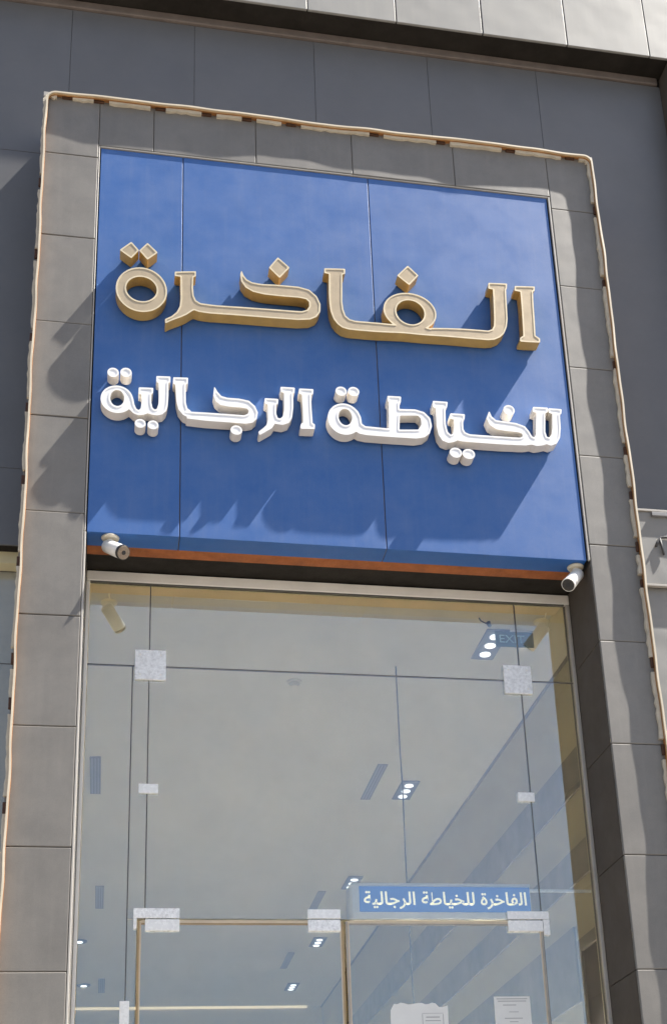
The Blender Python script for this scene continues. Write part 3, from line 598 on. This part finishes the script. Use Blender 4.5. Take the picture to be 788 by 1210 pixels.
def text_mesh(name, s, x0, x1, y, z, height, material, parent, bold=0.0):
    cu = bpy.data.curves.new(name, 'FONT'); cu.body = s; cu.size = 1.0; cu.offset = bold; cu.extrude = 0.0; cu.resolution_u = 3
    t = bpy.data.objects.new(name, cu); COL.objects.link(t)
    dg = bpy.context.evaluated_depsgraph_get(); me = bpy.data.meshes.new_from_object(t.evaluated_get(dg)); COL.objects.unlink(t); bpy.data.objects.remove(t)
    xs_ = [v.co.x for v in me.vertices]; zs_ = [v.co.y for v in me.vertices]
    a, b, c, d = min(xs_), max(xs_), min(zs_), max(zs_)
    base = wloc(parent)
    for v in me.vertices:
        v.co = Vector((x0+(v.co.x-a)/(b-a)*(x1-x0), y, z+(v.co.y-c)/(d-c)*height)) - base
    me.materials.clear(); me.materials.append(M[material])
    o = bpy.data.objects.new(name, me); COL.objects.link(o); o.parent = parent; return o
ex = empty('exit_sign', (2.4, 1.0, CZ), 'teal EXIT sign hanging from the ceiling beside the nearest light', 'exit sign')
box('sign_plate', 2.29, 2.535, 0.985, 0.998, 3.760, 3.862, 'exitg', ex, bev=0.003)
box('sign_rail', 2.285, 2.54, 0.980, 1.003, 3.8625, 3.8695, 'frame', ex)
text_mesh('lettering', 'EXIT', 2.315, 2.475, 0.9835, 3.785, 0.052, 'exitt', ex, 0.004)

# small sign hanging over the right door leaf
sb = empty('small_sign', (1.75, 0.6, 2.0), 'small blue sign with pale Arabic lettering in a silver box over the right door', 'sign')
vs = []; prof = [(0.570, 1.921), (0.560, 1.952), (0.575, 1.957), (0.575, 2.098), (0.563, 2.104), (0.570, 2.116), (0.70, 2.116), (0.70, 1.921)]
for x_ in (1.288, 2.240):
    for y_, z_ in prof: vs.append((x_, y_, z_))
n_ = len(prof); fs = [(i, (i+1) % n_, (i+1) % n_+n_, i+n_) for i in range(n_)] + [tuple(range(n_))[::-1], tuple(range(n_, 2*n_))]
obj('sign_box', vs, fs, 'steel', sb)
vs = []
for x_, s_ in ((1.250, 0.75), (1.262, 1.0), (1.2875, 1.0)):
    for y_, z_ in prof: vs.append((x_, 0.635+(y_-0.635)*s_*1.02, 2.018+(z_-2.018)*(0.9 if s_ < 1 else 1.02)))
fs = [(k*n_+i, k*n_+(i+1) % n_, (k+1)*n_+(i+1) % n_, (k+1)*n_+i) for k in range(2) for i in range(n_)] + [tuple(range(n_))[::-1], tuple(range(2*n_, 3*n_))]
obj('end_cap', vs, fs, 'frame', sb)
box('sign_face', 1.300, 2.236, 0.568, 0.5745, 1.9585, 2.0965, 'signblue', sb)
AR = '\uFE8D\uFEDF\uFED4\uFE8E\uFEA7\uFEAE\uFE93 \uFEDF\uFEE0\uFEA8\uFEF4\uFE8E\uFEC3\uFE94 \uFE8D\uFEDF\uFEAE\uFE9F\uFE8E\uFEDF\uFEF4\uFE94'
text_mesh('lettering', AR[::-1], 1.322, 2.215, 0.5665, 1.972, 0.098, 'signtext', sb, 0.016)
hb = empty('hanging_rail', (2.5, 0.6, 2.08), 'thin white rail running right from the small blue sign', 'rail')
box('rail', 2.2405, 2.62, 0.60, 0.62, 2.083, 2.097, 'fitting', hb, bev=0.002); box('bracket', 2.62, 2.635, 0.5995, 0.6205, 2.075, 2.105, 'fitting', hb)
tag(tube('hanging_cable', [(1.78, 1.56, CZ-0.001), (1.779, 1.56, 3.3), (1.783, 1.56, 3.0), (1.778, 1.56, 2.6), (1.78, 1.56, 1.6)], 0.0045, 'cable'), 'thin grey cable hanging straight down from the ceiling behind the glass', 'cable')

# notices on the glass
def paper(x0, x1, z0, z1, label, torn, lines):
    e = empty('paper_notice', ((x0+x1)/2, 0.40, z0), label, 'notice')
    n0 = 16; top = []
    for i in range(n0+1):
        t = i/n0; dz = (random.uniform(-0.008, 0.004) - (0.018 if t > 0.82 else 0) - (0.03 if t < 0.04 else 0)) if torn else 0
        top.append((x0+(x1-x0)*t + (0.012*math.sin(i*1.7) if torn and i in (0, n0) else 0), z1+dz))
    out = [(x0-(0.012 if torn else 0), z0), (x1+(0.004 if torn else 0), z0)] + top[::-1]
    k = len(out); vs = [(a, 0.4015, b) for a, b in out] + [(a, 0.4040, b) for a, b in out]
    fs = [tuple(range(k)), tuple(range(k, 2*k))[::-1]] + [(i, i+k, (i+1) % k+k, (i+1) % k) for i in range(k)]
    obj('sheet', vs, fs, 'paper', e)
    for a, b, z_, h in lines: box('print_line', a, b, 0.4004, 0.4013, z_, z_+h, 'ink', e)
    return e
paper(1.405, 1.690, 1.02, 1.438, 'torn-edged white paper notice on the right door glass', True, [(1.585, 1.655, 1.362, 0.005), (1.58, 1.66, 1.345, 0.004), (1.585, 1.655, 1.325, 0.004), (1.565, 1.568, 1.25, 0.13), (1.672, 1.675, 1.25, 0.13), (1.565, 1.675, 1.383, 0.002)])
paper(1.945, 2.136, 1.08, 1.466, 'neat white paper notice near the right edge of the right door', False, [(1.958, 2.122, 1.452, 0.004), (1.965, 2.115, 1.440, 0.004), (1.99, 2.06, 1.420, 0.004), (2.02, 2.07, 1.385, 0.003), (1.995, 2.09, 1.352, 0.004), (2.02, 2.065, 1.335, 0.003)])

# ------------------------------------------------------------------ security cameras under the board
def seccam(base, d, L, label, dusty):
    b = Vector(base); e = empty('security_camera', b, label, 'security camera'); d = Vector(d).normalized()
    cyl('mount_base', b-Vector((0, 0, 0.0005)), b-Vector((0, 0, 0.016)), 0.047, 0.044, 'camcream', e, n=32, bev=0.004)
    tube('cable_tail', [b+Vector((0.0, 0.050, -0.006)), b+Vector((0.004, 0.066, -0.016)), b+Vector((0.0, 0.088, -0.010)), b+Vector((0.0, 0.105, 0.0005))], 0.004, 'camwhite', e)
    q = b-Vector((0, 0, 0.046)); cyl('mount_arm', b-Vector((0, 0, 0.0165)), q, 0.019, 0.021, 'camwhite', e, bev=0.002)
    s = q + Vector((0, 0, -0.012)) - d*0.03; f = s+d*L
    cyl('housing', s, f, 0.036, 0.038, 'camwhite', e, n=32, bev=0.006)
    hood = cyl('sun_hood', f-d*0.004, f+d*0.012, 0.0395, 0.0395, 'camdark' if dusty else 'camwhite', e, n=32, bev=0.001)
    cyl('lens_cover', f+d*0.0121, f+d*0.0150, 0.0350, 0.0345, 'camface' if dusty else 'camdark', e, n=32)
    cyl('lens', f+d*0.0151, f+d*0.0175, 0.012, 0.011, 'camlens', e, n=20)
    for k in range(0 if dusty else 6):
        t = d.orthogonal().normalized(); s2 = d.cross(t); an = R(60*k); p = f+d*0.0151+(t*math.cos(an)+s2*math.sin(an))*0.021
        cyl('infrared_led', p, p+d*0.0015, 0.0035, 0.0035, 'camlens', e, n=8)
    return e
seccam((-0.036, 0.045, 3.817), (0.090, -0.11, -0.100), 0.150, 'white bullet camera with brown dusty lens at the lower left corner of the blue board', True)
seccam((2.508, 0.070, 3.817), (-0.075, -0.060, -0.095), 0.155, 'white bullet camera with dark lens at the lower right corner of the blue board', False)

# ------------------------------------------------------------------ neighbouring shopfronts
def neighbour(x0, x1, gy, ztop, label, side):
    e = empty('neighbour_shopfront', ((x0+x1)/2, gy, GZ), label, 'shopfront')
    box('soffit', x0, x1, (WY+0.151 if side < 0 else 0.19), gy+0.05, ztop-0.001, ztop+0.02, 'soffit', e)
    box('frame', x0, x1, gy-0.008, gy+0.03, ztop-0.062, ztop-0.002, 'frame', e, bev=0.004)
    box('frame_seal', x0, x1, gy-0.004, gy+0.02, ztop-0.071, ztop-0.063, 'seal', e)
    zt = 3.295 if side < 0 else 3.29
    xm = (x0+x1)/2
    for a, b in ((x0, xm), (xm, x1)):
        box('glass_pane', a+J, b-J, gy, gy+0.01, zt+J, ztop-0.072, 'paledglass', e); box('glass_pane', a+J, b-J, gy, gy+0.01, GZ, zt-J, 'paledglass', e)
    box('silicone_joint', x0, x1, gy-0.001, gy+0.011, zt-0.0024, zt+0.0024, 'seal', e)
    st('interior_ceiling', x0-0.1, x1+0.1, gy+0.04, 8.0, ztop+0.022, ztop+0.12, 'ceil'); st('interior_floor', x0-0.1, x1+0.1, gy+0.04, 8.0, GZ-0.05, GZ+0.01, 'floor')
    st('interior_wall', x0-0.1, x1+0.1, 8.001, 8.1, GZ, ztop+0.1, 'beige')
    for a in (x0-0.1, x1+0.02):
        q = st('interior_wall', a, a+0.08, gy+0.05, 8.0, GZ, ztop+0.02, 'beige')
    return e, q
def added_nlights(x_, y_, z_, lb):
    dup(lt, (x_, y_, z_), lb); lamplight('lamp_light', x_, y_, z_-0.022, 0.10, 0.34, 700)  # unseen lamps added to brighten what shows through the neighbours' glass
nl, _ = neighbour(-5.6, -0.491, 0.53, 3.918, 'neighbouring glass shopfront at the left edge', -1)
box('soffit_edge', -5.6, -0.491, WY+0.012, WY+0.150, 3.9185, 3.9245, 'soffit', nl)
nr, q = neighbour(3.125, 6.5, 0.40, 3.79, 'neighbouring glass shopfront at the right edge', 1)
box('wood_band', 6.49, 6.515, 0.6, 7.9, 2.9, 3.3, 'band', q)
box('pier_return', 2.878, 3.124, 0.20, 0.42, GZ, 3.788, 'fascia', nr, bev=0.003)
fas = empty('lower_fascia', (4.6, 0.17, 3.79), 'light grey fascia with modelled shadow marks over the right neighbouring shopfront', 'fascia')
fx = [2.88, 3.62, 4.36, 5.10, 5.84, 6.58]
for k in range(5): box('fascia_panel', fx[k]+0.002, fx[k+1]-0.002, 0.17, 0.188, 3.792, 4.268, 'fascia', fas, bev=0.003, seg=2)
box('top_trim', 2.88, 6.58, 0.160, 0.188, 4.270, 4.284, 'trim', fas, bev=0.002); box('bottom_trim', 2.88, 6.58, 0.164, 0.188, 3.776, 3.790, 'trim', fas, bev=0.002)
box('fascia_core', 2.88, 6.58, 0.1885, WY+0.0, 3.81, 4.286, 'core', fas)
shade_bar = empty('bracket', (3.2, 0.17, 4.25), 'dark strip modelled as a cast shadow at the top of the right fascia', 'bracket')
box('shadow_strip', 3.045, 3.60, 0.150, 0.1690, 4.236, 4.262, 'vent', shade_bar, bev=0.003)  # dark solid standing in for a shadow that falls on the fascia
shade_hook = empty('shadow_hook', (3.1, 0.165, 4.0), 'dark hook shape modelled as a cast shadow on the right grey fascia', 'cable')
tube('cable', [(3.50, 0.155, 4.10), (3.25, 0.158, 4.098), (3.12, 0.160, 4.10), (3.085, 0.160, 4.095), (3.06, 0.160, 4.06), (3.048, 0.160, 4.035)], 0.008, 'cable', shade_hook)  # dark hook-shaped tubes in place of a shadow cast on the fascia
tube('shadow_hook_end', [(3.078, 0.1585, 4.087), (3.083, 0.158, 4.04), (3.09, 0.158, 3.98)], 0.0065, 'cable', shade_hook)

added_nlights(-1.2, 1.5, 3.94, 'unseen three-lamp ceiling light added to brighten the neighbouring shop at the left')
added_nlights(4.6, 1.5, 3.812, 'unseen three-lamp ceiling light added to brighten the neighbouring shop at the right')
